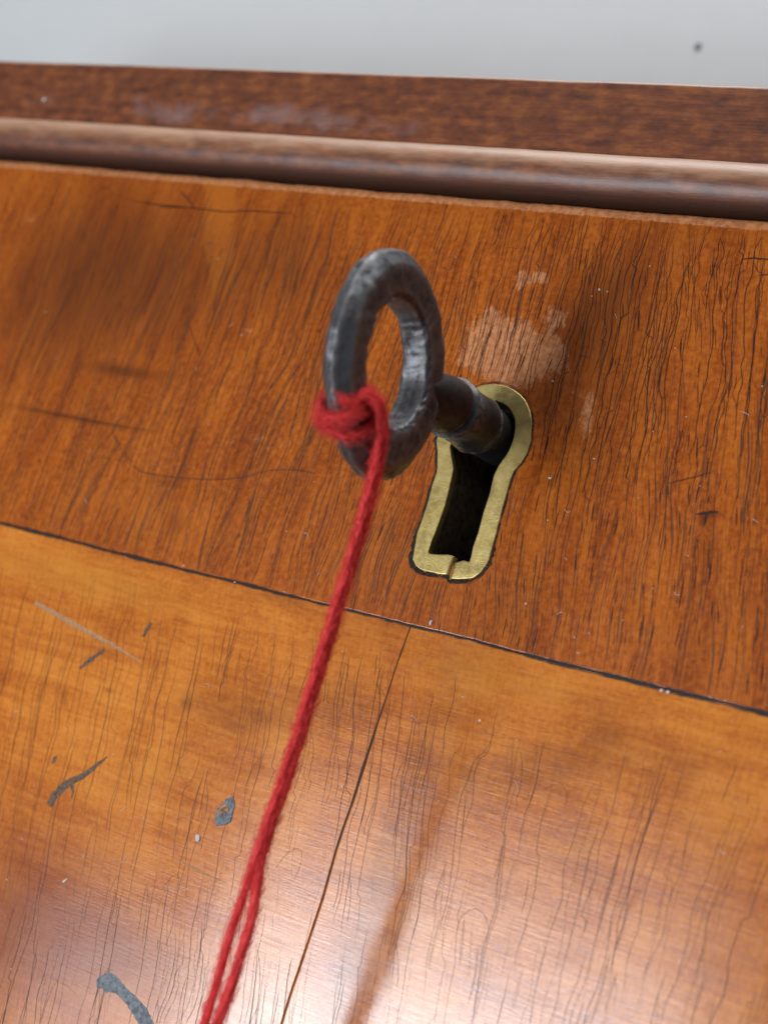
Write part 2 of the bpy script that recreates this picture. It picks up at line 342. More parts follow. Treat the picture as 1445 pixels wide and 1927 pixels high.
# crossband
xs = axis_pts(XS0, -105, 62, XS1, .36); rr = 1.1
zs = np.concatenate([np.linspace(0, 1, 3) * .5, np.arange(.9, ZT - rr - ZL, .36)])
X = np.repeat(xs[:, None], len(zs) + 11, 1); lo = joint_z(xs) + .05 + joint_w(xs) * .15
top = ZT + .10 * vnoise(xs, xs * 0, .2, 1, 21) + .05 * vnoise(xs, xs * 0, 1.1, 1, 22)
Z = np.empty_like(X); Y = np.zeros_like(X)
fr = zs / (zs[-1])
Z[:, :len(zs)] = lo[:, None] + fr[None] * ((top - rr)[:, None] - lo[:, None])
ang = np.radians(np.linspace(9, 90, 9)); r_ = rr * (1 + .2 * vnoise(xs, xs * 0, .3, 1, 23))[:, None]
Z[:, len(zs):-2] = (top - rr)[:, None] + rr * np.sin(ang)[None]; Y[:, len(zs):-2] = r_ * (1 - np.cos(ang))[None]
Z[:, -2:] = top[:, None]; Y[:, -2] = 5; Y[:, -1] = 11
Y[:, :len(zs)] -= height(X, Z)[:, :len(zs)] * np.clip((ZT - 2.2 - Z[:, :len(zs)]) / 5, 0, 1)
u, v = proj(X, Y * 0, Z)
worn = np.maximum.reduce([
    poly_mask(u, v, [(868, 650), (885, 612), (925, 573), (950, 596), (990, 602), (1012, 625), (1028, 640), (1022, 595), (1035, 580), (1064, 588), (1062, 612), (1045, 625), (1066, 645), (1068, 690), (1040, 705), (1005, 722), (975, 735), (940, 725), (900, 705), (862, 688)], 24),
    .95 * blob(u, v, 982, 527, 16, 22, 20), .95 * blob(u, v, 1014, 522, 22, 15), .85 * blob(u, v, 1105, 780, 15, 62, 8), .5 * blob(u, v, 1085, 740, 20, 12),
    .62 * blob(u, v, 468, 622, 18, 7, -15), .45 * blob(u, v, 500, 830, 130, 26, 12),
    .5 * blob(u, v, 60, 410, 26, 12), .45 * blob(u, v, 130, 345, 20, 10), .5 * blob(u, v, 965, 945, 12, 40, 20),
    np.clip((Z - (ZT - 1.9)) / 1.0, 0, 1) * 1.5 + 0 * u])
stain_shade = np.clip(.74 * blob(u, v, 235, 500, 240, 190, 10) + .40 * blob(u, v, 560, 480, 130, 130) + .30 * blob(u, v, 80, 640, 120, 160) + .28 * blob(u, v, 1330, 430, 170, 70)
        + .75 * blob(u, v, 1338, 968, 26, 9, -5) + .8 * blob(u, v, 1322, 985, 7, 14) + .45 * blob(u, v, 1100, 640, 90, 140, 30) + .35 * blob(u, v, 1180, 520, 60, 80, 40) + .5 * blob(u, v, 160, 790, 170, 8, 11)  # blobs up and right of the keyhole paint in the key's cast shadow
        + .5 * blob(u, v, 240, 700, 70, 12, 8) + .4 * blob(u, v, 310, 905, 60, 10) + .45 * blob(u, v, 330, 985, 30, 26), 0, 1)
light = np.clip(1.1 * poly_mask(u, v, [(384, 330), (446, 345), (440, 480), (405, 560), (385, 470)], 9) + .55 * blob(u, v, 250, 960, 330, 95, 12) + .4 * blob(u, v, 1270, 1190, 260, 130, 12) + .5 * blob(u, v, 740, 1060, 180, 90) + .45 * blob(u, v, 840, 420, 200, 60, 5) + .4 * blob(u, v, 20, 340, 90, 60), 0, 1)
CUT = OUT_R[:1] + [OC + (p - OC) for p in OUTER]
cen = np.array(OUTER).mean(0)
CUT = [np.array(p) * .90 + cen * .10 for p in OUTER]
cross = sheet('crossband_veneer', X, Z, Y, M_CB, front, dict(worn=worn, stain_shade=stain_shade, light=light), cut=CUT)
cross['label'] = 'darker reddish veneer band across the top with cracked upright grain'

# the two field leaves either side of the seam
def field(left):
    tt = np.concatenate([[0, .25, .6], np.arange(1.0, 103, .36), np.arange(103, 150, 3)])
    zz = np.concatenate([[0, .25, .6], np.arange(1.0, 70, .36), np.arange(70, -ZB + ZL + 3, 3)])
    Z = ZL - zz[None] + 0 * tt[:, None]
    sx = seam_x(Z); hw = .004
    X = sx - hw - tt[:, None] if left else sx + hw + tt[:, None]
    top = joint_z(X) - .05 - joint_w(X) * .15
    Z = top - zz[None]
    Y = -height(X, Z); 
    if left: X, Z, Y = X[::-1], Z[::-1], Y[::-1]
    X, Z, Y = X[:, ::-1], Z[:, ::-1], Y[:, ::-1]
    u, v = proj(X, Y * 0, Z)
    stain_shade = np.clip(.55 * blob(u, v, 430, 1345, 120, 75, 20) + .5 * blob(u, v, 640, 1330, 130, 60) + .62 * blob(u, v, 980, 1450, 210, 62, -8) + .35 * blob(u, v, 820, 1250, 120, 50, 15) + .45 * blob(u, v, 1290, 1450, 90, 60) + .5 * blob(u, v, 175, 1235, 34, 16, -40)
            + .6 * blob(u, v, 120, 1310, 10, 30) + .5 * blob(u, v, 206, 1300, 18, 10) + .5 * blob(u, v, 353, 1322, 14, 16) + .35 * blob(u, v, 1000, 1620, 160, 60, -40) + .3 * blob(u, v, 270, 1130, 40, 20, 20)
            + .45 * blob(u, v, 520, 1125, 80, 18, 14) + .5 * blob(u, v, 250, 1048, 110, 12, 14) + .4 * blob(u, v, 1140, 1380, 60, 60, -50), 0, 1)
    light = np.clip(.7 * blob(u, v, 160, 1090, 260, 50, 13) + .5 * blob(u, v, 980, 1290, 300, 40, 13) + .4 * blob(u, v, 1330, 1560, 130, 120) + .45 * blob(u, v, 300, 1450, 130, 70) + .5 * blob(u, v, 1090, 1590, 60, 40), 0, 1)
    red = np.clip(.95 * blob(u, v, 40, 1760, 190, 190, 0) + .7 * blob(u, v, 230, 1800, 170, 80, 30) + .3 * blob(u, v, 1400, 1750, 150, 160) + .25 * blob(u, v, 700, 1160, 300, 30, 14), 0, 1)
    return sheet('field_veneer', X, Z, Y, M_FL if left else M_FR, front, dict(stain_shade=stain_shade, light=light, red=red))
fl, fr_ = field(True), field(False)
fl['label'] = 'golden veneer leaf left of the seam, chipped and scratched'; fr_['label'] = 'golden veneer leaf right of the seam'

def box(name, x0, x1, y0, y1, z0, z1, mat, parent, **k):
    V = [(x, y, z) for x in (x0, x1) for y in (y0, y1) for z in (z0, z1)]
    return mesh(name, V, [(0, 1, 3, 2), (4, 6, 7, 5), (0, 4, 5, 1), (2, 3, 7, 6), (0, 2, 6, 4), (1, 5, 7, 3)], mat, parent, smooth=False, **k)
# core board under the veneers, in pieces that leave the lock mortise open
core = mesh('core_board', *(lambda bs: ([(x, y, z) for (x0, x1, z0, z1) in bs for x in (x0, x1) for y in (.55, 11.5) for z in (z0, z1)],
    [tuple(8 * i + a for a in f) for i in range(len(bs)) for f in ((0, 1, 3, 2), (4, 6, 7, 5), (0, 4, 5, 1), (2, 3, 7, 6), (0, 2, 6, 4), (1, 5, 7, 3))]))(
    [(XS0, -6.6, ZB, 31.6), (6.8, XS1, ZB, 31.6), (-6.6, 6.8, ZB, -20.6), (-6.6, 6.8, 7.0, 31.6)]), M_CORE, front, smooth=False)

# ------------------------------------------------------------------ cracks, pores: dirt-filled lines in the polish
class Ribbons:
    def __init__(s): s.V, s.F, s.U, s.A, s.k = [], [], [], [], 0
    def add(s, pts, wid, dark):
        p = np.array(pts, float); n = len(p)
        if n < 2: return
        w_ = np.broadcast_to(np.asarray(wid, float), n); dk = np.broadcast_to(np.asarray(dark, float), n)
        t = np.gradient(p, axis=0); t /= np.linalg.norm(t, axis=1, keepdims=True) + 1e-9; nn = np.stack([-t[:, 1], t[:, 0]], -1)
        s.k += 1; off = .012 + .022 * ((s.k * .6180339) % 1)
        b = len(s.V)
        for i in range(n):
            for sg in (-1, 1):
                x, z = p[i] + sg * nn[i] * w_[i] / 2
                s.V.append((x, z, off)); s.U.append((sg, i)); s.A.append(dk[i])
        for i in range(n - 1): s.F.append((b + 2 * i, b + 2 * i + 1, b + 2 * i + 3, b + 2 * i + 2))
    def build(s, name, mat, parent):
        a = np.array(s.V); y = -height(a[:, 0], a[:, 1]) * np.where(a[:, 1] > ZL, np.clip((ZT - 2.2 - a[:, 1]) / 5, 0, 1), 1) - a[:, 2]
        return mesh(name, np.stack([a[:, 0], y, a[:, 1]], -1), np.array(s.F), mat, parent, smooth=True, uvs=s.U, attrs=dict(dark=s.A), kind='stuff')

def walk(x, z, L, sig=.10, st=.45, zmin=-999, jog=.03, ar=.8, kx=1.0):
    pts = [(x, z)]; e = 0.0; d = 0.0
    while d < L and z > zmin:
        e = ar * e + random.gauss(0, sig * .45)
        if random.random() < jog * .5: e += random.choice((-1, 1)) * random.uniform(.3, .8)
        a = float(dev(x, z)) * kx + .13 * float(vnoise(x, z, .16, .13, 15)) + .15 * float(vnoise(x, z, .5, .32, 16)) + e; l = math.hypot(1, a); x -= a * st / l; z -= st / l; d += st; pts.append((x, z))
    return pts
def taper(n, w0): return w0 * np.minimum(1, np.minimum(np.arange(n) + .6, n - np.arange(n) - .4) / max(2, n * .18))
KEYH = [np.array(p) * 1.04 - cen * .04 for p in OUTER]
def keep(pts):
    """pieces of a line that stay clear of the escutcheon"""
    p = np.array(pts); bad = inside(p[:, 0], p[:, 1], KEYH); out = []; cur = []
    for q, b in zip(pts, bad):
        if b:
            if len(cur) > 2: out.append(cur)
            cur = []
        else: cur.append(q)
    if len(cur) > 2: out.append(cur)
    return out

cb = Ribbons(); fineg = Ribbons(); pores = Ribbons()
def lane(x0, zt, zb, amp, fq, seed, st=.4, hook=.02, wav=.24):
    """one wandering crack that keeps to its own lane; returns its pieces"""
    z = np.arange(zt, zb, -st)
    if len(z) < 4: return np.zeros((0, 2))
    o = np.zeros_like(z)
    x = x0 + amp * vnoise(z, o + seed * .37, fq, 1, 90) + wav * vnoise(z, o + seed * .71, fq * 3.2, 1, 91) + .05 * vnoise(z, o + seed, 1.1, 1, 92) + 1.0 * amp * vnoise(o + x0, z, .15, .10, 93)
    for _ in range(np.random.default_rng(seed).poisson(len(z) * hook)):       # sideways steps where two cracks meet
        r = np.random.default_rng(seed * 7 + _); i = r.integers(2, len(z) - 1); x[i:] += r.choice((-1, 1)) * r.uniform(.25, .8)
    return np.stack([x + dev(x0 + 0 * z, z) * (z - zt) * .8, z], -1)
def gaps(p, seed, thr, fq=.09):
    g = vnoise(p[:, 1], np.full(len(p), seed * .53), fq, 1, 94) > thr; out = []; cur = []
    for q, ok in zip(p, g):
        if ok: cur.append(tuple(q))
        else:
            if len(cur) > 3: out.append(cur)
            cur = []
    if len(cur) > 3: out.append(cur)
    return out
x = -40.0; k = 0
while x < 66:                                              # long cracks through the middle and right of the band
    x += random.uniform(.42, .92); k += 1; right = 1 / (1 + math.exp(-(x + 12) / 6))
    for p in gaps(lane(x, 31.6 - random.uniform(0, 1.5), random.uniform(-14, 8) - 6 * (x > 20), .34, .16, 100 + k, hook=.006), k, .30 - .75 * right):
        for q in keep(p): cb.add(q, taper(len(q), random.uniform(.11, .18)), random.uniform(.75, 1.0) * (.6 + .4 * right))
        if random.random() < .22 * right and len(p) > 14:    # lens: a second line that leaves and comes back
            i = random.randrange(1, len(p) - 13); m = random.randrange(7, 12); am = random.choice((-1, 1)) * random.uniform(.4, .8)
            for q in keep([(p[i + j][0] + am * math.sin(math.pi * j / m), p[i + j][1]) for j in range(m + 1)]): cb.add(q, .10, random.uniform(.7, .95))
        if random.random() < .08:
            i = random.randrange(1, len(p)); px, pz = p[i]; sl = random.uniform(-.4, .2)
            for q in keep([(px + j * .2, pz + sl * j * .2 + random.gauss(0, .04)) for j in range(random.randrange(4, 9))]): cb.add(q, .09, .75)
for i in range(2100):                                       # fine grain lines, dense at the left and below
    x = random.uniform(-98, 64); z = random.uniform(-22, 31); L = random.uniform(4, 18)
    if x > 2 and random.random() < .5: continue
    for p in keep(walk(x, z, L, .045, zmin=-26, jog=.006)):
        fineg.add(p, taper(len(p), random.uniform(.09, .165)), random.uniform(.5, 1.0) * (1.0 if x > -62 else .75))
for i in range(2300):                                      # pores: short dark dashes, thickest at the lower right
    u, v = random.uniform(560, 1500), random.uniform(360, 1400)
    dens = .25 + .75 * math.exp(-((u - 1250) / 300) ** 2 - ((v - 1100) / 230) ** 2) + .35 * math.exp(-((u - 1000) / 160) ** 2 - ((v - 620) / 170) ** 2)
    if random.random() > dens: continue
    x, _, z = face(u, v)
    if not (ZL + .8 < z < 30.5): continue
    big = random.random() ** 2.2; L = .5 + 2.2 * big
    pts = walk(x, z, L, .03, .22, zmin=ZL + .3, jog=0); n = len(pts)
    for p in keep(pts): pores.add(p, (.09 + .20 * big * random.uniform(.5, 1)) * np.sin(np.linspace(.35, 2.8, len(p))), random.uniform(.55, 1) * (.6 + .4 * big))
for i in range(900):
    x = random.uniform(-98, -25); z = random.uniform(-25, 30); pts = walk(x, z, random.uniform(.4, 1.5), .03, .2, zmin=-26, jog=0)
    pores.add(pts, .16 * np.sin(np.linspace(.4, 2.7, len(pts))), random.uniform(.2, .6))
def trace(rb, pts, wid, dark, n=None, jit=.04):
    p = np.array([face(*q)[[0, 2]] for q in pts]); L = np.hypot(*np.diff(p, axis=0).T).sum(); n = n or max(4, int(L / .35)); p = resample(p, n); p += rng.normal(0, jit, p.shape)
    rb.add(p, taper(n, wid), dark)
trace(cb, [(235, 374), (290, 384), (335, 388), (372, 392), (420, 398), (480, 396), (560, 402)], .28, .8)
trace(cb, [(340, 360), (352, 372), (366, 390)], .30, .8); trace(cb, [(300, 388), (345, 390)], .3, .7)
trace(cb, [(1395, 487), (1425, 485), (1460, 490)], .28, .9); trace(cb, [(1425, 518), (1460, 516)], .25, .85); trace(cb, [(1437, 490), (1432, 518)], .2, .7)
trace(cb, [(1310, 968), (1335, 965), (1352, 963)], .5, .95); trace(cb, [(1330, 965), (1324, 990)], .55, .9)
trace(cb, [(1255, 910), (1300, 900), (1340, 888)], .3, .5); trace(cb, [(356, 612), (366, 640), (376, 672)], .18, .7)
trace(cb, [(20, 764), (110, 780), (200, 797), (310, 815)], .3, .35)
cb.build('craze_cracks', M_CRACK, cross); fineg.build('grain_lines', M_FINE, cross); pores.build('wood_pores', M_PORE, cross)

fc = {True: Ribbons(), False: Ribbons()}; ff = {True: Ribbons(), False: Ribbons()}
def add_field(pts, wid, dark, fine=False):
    p = np.array(pts); left = p[:, 0] < seam_x(p[:, 1]) ; ok = p[:, 1] < ZL - .5
    for side in (True, False):
        run = []
        for q, l, o_ in list(zip(pts, left, ok)) + [(None, None, False)]:
            if o_ and l == side: run.append(q)
            else:
                if len(run) > 2: (ff if fine else fc)[side].add(run, taper(len(run), wid), dark)
                run = []
x = -78.0; k = 0
while x < 64:
    x += random.choice((random.uniform(.35, .8), random.uniform(.7, 1.7))); k += 1
    for zt in (ZL - 3.0 - abs(random.gauss(0, 5)) - (5 * random.random() if x > 5 else 0), -60 - random.uniform(0, 15)):
        for p in gaps(lane(x, zt, zt - random.uniform(18, 46), .55, .085, 500 + k + int(-zt), hook=.009, wav=.38), k + int(zt), -.42, .05):
            add_field(p, random.uniform(.085, .14), random.uniform(.4, 1.0) * (1 if x < 0 else .85))
            if random.random() < .45 and len(p) > 12:
                i = random.randrange(1, len(p) - 10); s_ = random.choice((-1, 1)); m = random.randrange(8, min(24, len(p) - i) + 1 if len(p) - i >= 8 else 9); am = s_ * random.uniform(.5, 1.4)
                add_field([(p[min(i + j, len(p) - 1)][0] + am * (1 - math.exp(-j / 4.0)) , p[min(i + j, len(p) - 1)][1]) for j in range(m)], .09, random.uniform(.5, .85))
for i in range(16):                                        # arches and hooks in the craze lower down
    cx, cz = random.uniform(-50, 45), random.uniform(-92, -40); a, b = random.uniform(.6, 2.2), random.uniform(1.2, 5.0); th = random.uniform(-.25, .25); s_ = random.choice((-1, 1))
    t0, t1 = random.uniform(-.3, .5), random.uniform(2.4, 3.6)
    q = [(cx + a * math.cos(t) + th * b * math.sin(t), cz + s_ * b * math.sin(t) + random.gauss(0, .04)) for t in np.linspace(t0, t1, 18)]
    add_field(q, random.uniform(.07, .11), random.uniform(.4, .7))
for i in range(40):                                        # cross links
    x, z = random.uniform(-60, 50), random.uniform(-92, -33); sl = random.uniform(-.35, .15)
    q = [(x + k * .3, z + sl * k * .3 + .25 * math.sin(k * .5 + i) * .3) for k in range(random.randrange(4, 14))]
    add_field(q, .07, random.uniform(.25, .6))
for i in range(420):
    x, z = random.uniform(-75, 60), random.uniform(-95, ZL - 2)
    add_field(walk(x, z, random.uniform(2, 9), .05, jog=.01), random.uniform(.06, .10), random.uniform(.15, .45), True)
for i in range(60):                                        # broader dim streaks at the right
    x, z = random.uniform(12, 58), random.uniform(-75, -36)
    add_field(walk(x, z, random.uniform(3, 9), .03, jog=0), random.uniform(.2, .5), random.uniform(.10, .25))
for side, ob in ((True, fl), (False, fr_)):
    fc[side].build('craze_cracks', M_CRACK, ob); ff[side].build('grain_lines', M_FINE, ob)

jr = Ribbons()
p = np.arange(-105, 66, .3); jr.add(np.stack([p, joint_z(p)], -1), joint_w(p) * 2.6 + .18 + .16 * vnoise(p, p * 0, 1.3, 1, 81), np.clip(.85 + .35 * vnoise(p, p * 0, .3, 1, 82) + .3 * vnoise(p, p * 0, 1.2, 1, 88), 0, 1))
p = np.arange(-100, ZL, .3)[::-1]; jr.add(np.stack([seam_x(p), p], -1), np.maximum(.16, seam_w(p) * 2.4 + .10 + .10 * vnoise(p, p * 0, .9, 1, 83)), np.clip(1.0 + .3 * vnoise(p, p * 0, .25, 1, 84) - .30 * np.clip((-56 - p) / 12, 0, 1), 0, 1))
q = np.array(OUTER + OUTER[:1]); q = resample((q - cen) * 1.03 + cen, 240); kq = np.arange(240.)
jr.add(q, .24 + .24 * np.clip(vnoise(kq, kq * 0, .16, 1, 85), -.6, 1) + .5 * np.clip((-q[:, 0] - 1) / 4, 0, 1) * np.clip((2 - q[:, 1]) / 4, 0, 1), np.clip(.55 + .5 * vnoise(kq, kq * 0, .3, 1, 86), 0, 1))
jr.build('joint_dirt', ribbon_mat('black joint dirt', (.022, .014, .011), .6, .7), front)
# ------------------------------------------------------------------ chips and scratches on the left leaf
def patch(name, px, mat, parent, h=.10, label=None, jit=.10, seed=1):
    """a thin raised flake with a broken outline"""
    p = np.array([face(*q)[[0, 2]] for q in px]); p = resample(np.vstack([p, p[:1]]), 49)[:-1]; r = np.random.default_rng(seed); p = p + r.normal(0, jit, p.shape)
    c = p.mean(0); rings = [(1.0, -.02), (.93, h), (.55, h * 1.25), (.2, h * .9)]; V = []
    for k, hh in rings:
        for i, q in enumerate(p):
            x, z = c + (q - c) * k; V.append((x, -float(height(x, z)) - hh - (r.normal(0, h * .3) if k < .9 else 0), z))
    n = len(p); Fs = [(k * n + i, k * n + (i + 1) % n, (k + 1) * n + (i + 1) % n, (k + 1) * n + i) for k in range(3) for i in range(n)] + [tuple(3 * n + i for i in range(n))]
    return mesh(name, V, Fs, mat, parent, smooth=False, label=label)
def strip(name, px, wid, mat, parent, h=.06, label=None, seed=1, jit=.04):
    p = resample(np.array([face(*q)[[0, 2]] for q in px]), 40); r = np.random.default_rng(seed); w_ = np.interp(np.linspace(0, 1, 40), np.linspace(0, 1, len(wid)), wid)
    t = np.gradient(p, axis=0); t /= np.linalg.norm(t, axis=1, keepdims=True); nn = np.stack([-t[:, 1], t[:, 0]], -1); V = []
    for i in range(40):
        for s_, hh in ((-1, -.02), (-.6, h), (0, h * 1.2), (.6, h), (1, -.02)):
            x, z = p[i] + nn[i] * (s_ * w_[i] / 2 + r.normal(0, jit)); V.append((x, -float(height(x, z)) - hh, z))
    return mesh(name, V, [(5 * i + k, 5 * i + k + 1, 5 * i + 6 + k, 5 * i + 5 + k) for i in range(39) for k in range(4)], mat, parent, label=label)
patch('chip', [(404, 1537), (410, 1522), (420, 1513), (426, 1503), (441, 1498), (443, 1515), (439, 1530), (436, 1549), (420, 1553), (406, 1556)], M_CHIP, front, .14, 'slate grey chipped spot on the left golden leaf', .06, 3)
patch('flake', [(418, 1518), (430, 1515), (432, 1526), (420, 1534), (411, 1535)], M_SCR, front, .24, 'pale flake inside the grey chip', .05, 4)
strip('drip', [(183, 1851), (200, 1848), (214, 1853), (232, 1868), (250, 1888), (268, 1912), (284, 1945)], [1.0, 2.7, 1.5, 1.6, 2.0, 2.1, 2.0], M_CHIP, front, .16, 'grey paint drip with a round head, lower left', 5, .05)
strip('scratch', [(66, 1134), (150, 1181), (210, 1213), (264, 1246)], [.7, .8, .6, .25], M_SCR, front, .03, 'long pale straight scratch', 6, .03)
strip('scratch', [(333, 1619), (370, 1638), (425, 1662)], [.25, .3, .1], M_SCR, front, .02, 'short thin pale scratch', 7, .02)
strip('gouge', [(93, 1516), (104, 1495), (128, 1474), (160, 1458), (202, 1425)], [1.3, 1.5, 1.1, .9, .25], M_GOUGE, front, .03, 'dark grey branching gouge', 8, .07)
strip('gouge', [(134, 1476), (138, 1490), (134, 1502)], [.9, .5, .1], M_GOUGE, front, .025, 'small branch of the gouge', 9, .05)
strip('gouge', [(99, 1436), (103, 1428), (107, 1422)], [.5, .8, .3], M_GOUGE, front, .025, 'small dark spot above the gouge', 10, .05)
strip('gouge', [(270, 1198), (276, 1185), (284, 1172)], [.5, .8, .5], M_GOUGE, front, .025, 'small dark dash near the scratch', 11, .06)
strip('gouge', [(150, 1258), (170, 1242), (198, 1222)], [.5, 1.1, .3], M_GOUGE, front, .012, 'dark smudge under the scratch', 12, .12)

# ------------------------------------------------------------------ escutcheon, dirt round it, keyhole
n = 150; po, pi_ = resample(OUTER, n), resample(INNER, n)
# pair inner and outer points by angle-free arc length blending, smoothed a little for hand-cut edges
wob = rng.normal(0, .014, (n, 2)); po = po + wob; pi_ = pi_ + rng.normal(0, .012, (n, 2))
lerp = lambda t: po + (pi_ - po) * t
rows = [(po, .5), (po, -.06), (po, -.14), (lerp(.025), -.20), (lerp(.05), -.22), (lerp(.07), -.223), (lerp(.10), -.225), (lerp(.35), -.23), (lerp(.65), -.228), (lerp(.90), -.218), (lerp(.93), -.215), (lerp(.95), -.212), (lerp(.975), -.19), (pi_, -.13), (pi_, -.05), (pi_, .9)]
V = [(q[0], y, q[1]) for P, y in rows for q in P]
nf = [(k * n + i, k * n + i + 1, (k + 1) * n + i + 1, (k + 1) * n + i) for k in range(len(rows) - 1) for i in range(n - 1)]
caps = [tuple(k * n for k in range(len(rows))), tuple(k * n + n - 1 for k in reversed(range(len(rows))))]
mesh('escutcheon', V, nf + caps, M_BRASS, front, label='inlaid brass keyhole surround, split at the bottom')
ol = resample(OUTER + OUTER[:1], 261)[:-1]; c0 = ol.mean(0); t = np.roll(ol, -1, 0) - np.roll(ol, 1, 0); t /= np.linalg.norm(t, axis=1, keepdims=True); nn = np.stack([t[:, 1], -t[:, 0]], -1)
a_ = np.arctan2(ol[:, 1] - c0[1], ol[:, 0] - c0[0]); low = np.clip((-12 - ol[:, 1]) / 6, 0, 1); lft = np.clip((-ol[:, 0] - 1) / 3, 0, 1) * np.clip((3 - ol[:, 1]) / 4, 0, 1)
wd = .02 + .40 * low + .26 * lft + .14 * vnoise(np.arange(260.), np.zeros(260), .12, 1, 31) + .16 * vnoise(np.arange(260.), np.zeros(260), .45, 1, 32); wd = np.maximum(wd, .03)
V = []; 
for k, (f_, y) in enumerate(((-.5, .05), (0.15, .02), (.7, -.03), (1.0, .0))):
    for i in range(260):
        x, z = ol[i] + nn[i] * (wd[i] * f_ if f_ > 0 else -.35); V.append((x + (rng.normal(0, .07) if k > 1 else 0), y - float(height(x, z)) * .8 - .05 + rng.normal(0, .03), z + (rng.normal(0, .07) if k > 1 else 0)))
mesh('gap_dirt', V, [(k * 260 + i, k * 260 + (i + 1) % 260, (k + 1) * 260 + (i + 1) % 260, (k + 1) * 260 + i) for k in range(3) for i in range(260)], M_GREY, front, kind='stuff', label='dark crumbly dirt round the brass')
# mortise lining with rough cut walls, and the iron lock plate at its back
lin = resample(INNER + INNER[:1], 121)[:-1]; lc = lin.mean(0); V = []
for k, y in enumerate((.75, 2.5, 5, 8, 10, 12)):
    for i, q in enumerate(lin):
        x, z = lc + (q - lc) * (1.03 if k == 0 else 1.09 + .03 * math.sin(i * .9 + k)); V.append((x + rng.normal(0, .08), y, z + rng.normal(0, .08)))
mesh('keyhole_lining', V, [(k * 120 + i, (k + 1) * 120 + i, (k + 1) * 120 + (i + 1) % 120, k * 120 + (i + 1) % 120) for k in range(5) for i in range(120)], M_HOLE, front)
box('lock_plate', -13, 13, 11.8, 13.5, -26, 13, dull('dark lock iron', (.012, .011, .010), .6), front)

# ------------------------------------------------------------------ moulding above
mould = empty('top_moulding', (0, 1, 33), 'dark brown wooden moulding with a rounded bead above the drawer front', 'moulding')
xs = np.concatenate([np.arange(XS0 - 20, -140, 5), np.arange(-140, 75, .8), np.arange(75, XS1 + 21, 5)])
def profile(name, yz, mat, parent, attrf, lump=.05, seed=40, **k):
    yz = np.array(yz); m = len(yz); X = np.repeat(xs[:, None], m, 1); Yc = np.repeat(yz[None, :, 0], len(xs), 0); Zc = np.repeat(yz[None, :, 1], len(xs), 0)
    b = lump * (vnoise(X, Zc, .10, .2, seed) + .6 * vnoise(X, Zc, .35, .5, seed + 1)); Yc = Yc - b; Zc = Zc + b * .4
    idx = np.arange(X.size).reshape(X.shape); q = np.stack([idx[:-1, :-1], idx[1:, :-1], idx[1:, 1:], idx[:-1, 1:]], -1).reshape(-1, 4)
    u, v = proj(X, Yc, Zc); s_ = np.concatenate([[0], np.cumsum(np.hypot(*np.diff(yz, axis=0).T))])
    at = {a: np.broadcast_to(f, X.shape).ravel() for a, f in attrf(u, v, X, Yc, Zc, np.broadcast_to(np.linspace(0, 1, m), X.shape)).items()}
    return mesh(name, np.stack([X, Yc, Zc], -1).reshape(-1, 3), q, mat, parent, uvs=np.stack([X, np.broadcast_to(s_, X.shape)], -1).reshape(-1, 2), attrs=at, **k)
bc, br_, by = 36.5, 3.55, 1.6
bead = [(14, bc - br_), (by + 3, bc - br_)] + [(by - br_ * math.cos(a), bc + br_ * math.sin(a)) for a in np.radians(np.linspace(-90, 90, 25))] + [(by + 3, bc + br_)]
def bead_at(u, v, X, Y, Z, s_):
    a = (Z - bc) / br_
    return dict(worn=np.clip((a + .42) * 1.15, 0, 1) * .85, dirt=np.clip((-a - .40) * 2.2, 0, 1) * .8 + 0 * u, bloom=0 * u)  # upper side: wear plus painted light; underside: shade painted in as darkening
profile('bead', bead, M_MO, mould, bead_at, .07, 41, label='rounded bead, worn and painted lighter along its lit upper side')
zb0, zb1 = bc + br_ - .3, 51.35; yb = 1.3; r0 = .8
band = [(14, zb0), (yb, zb0)] + [(yb, z) for z in np.linspace(zb0 + .6, zb1 - r0, 14)] + [(yb + r0 - r0 * math.cos(a), zb1 - r0 + r0 * math.sin(a)) for a in np.radians(np.linspace(12, 90, 7))] + [(30, zb1), (74, zb1)]
def band_at(u, v, X, Y, Z, s_):
    bl = .8 * blob(u, v, 330, 212, 75, 26) + .75 * blob(u, v, 500, 215, 60, 26) + .7 * blob(u, v, 620, 225, 100, 26, 4) + .5 * blob(u, v, 265, 195, 20, 26) + .5 * blob(u, v, 770, 240, 60, 20) + .45 * blob(u, v, 80, 190, 60, 20) + .3 * blob(u, v, 1250, 240, 150, 40)
    return dict(worn=np.clip((Z - (zb1 - .75)) / .5, 0, 1) * .95, dirt=np.clip((zb0 + 1.6 - Z) / 1.6, 0, 1) * .7, bloom=bl)
profile('flat_band', band, M_MO, mould, band_at, .05, 44, label='flat dark band with dull whitish blooms')

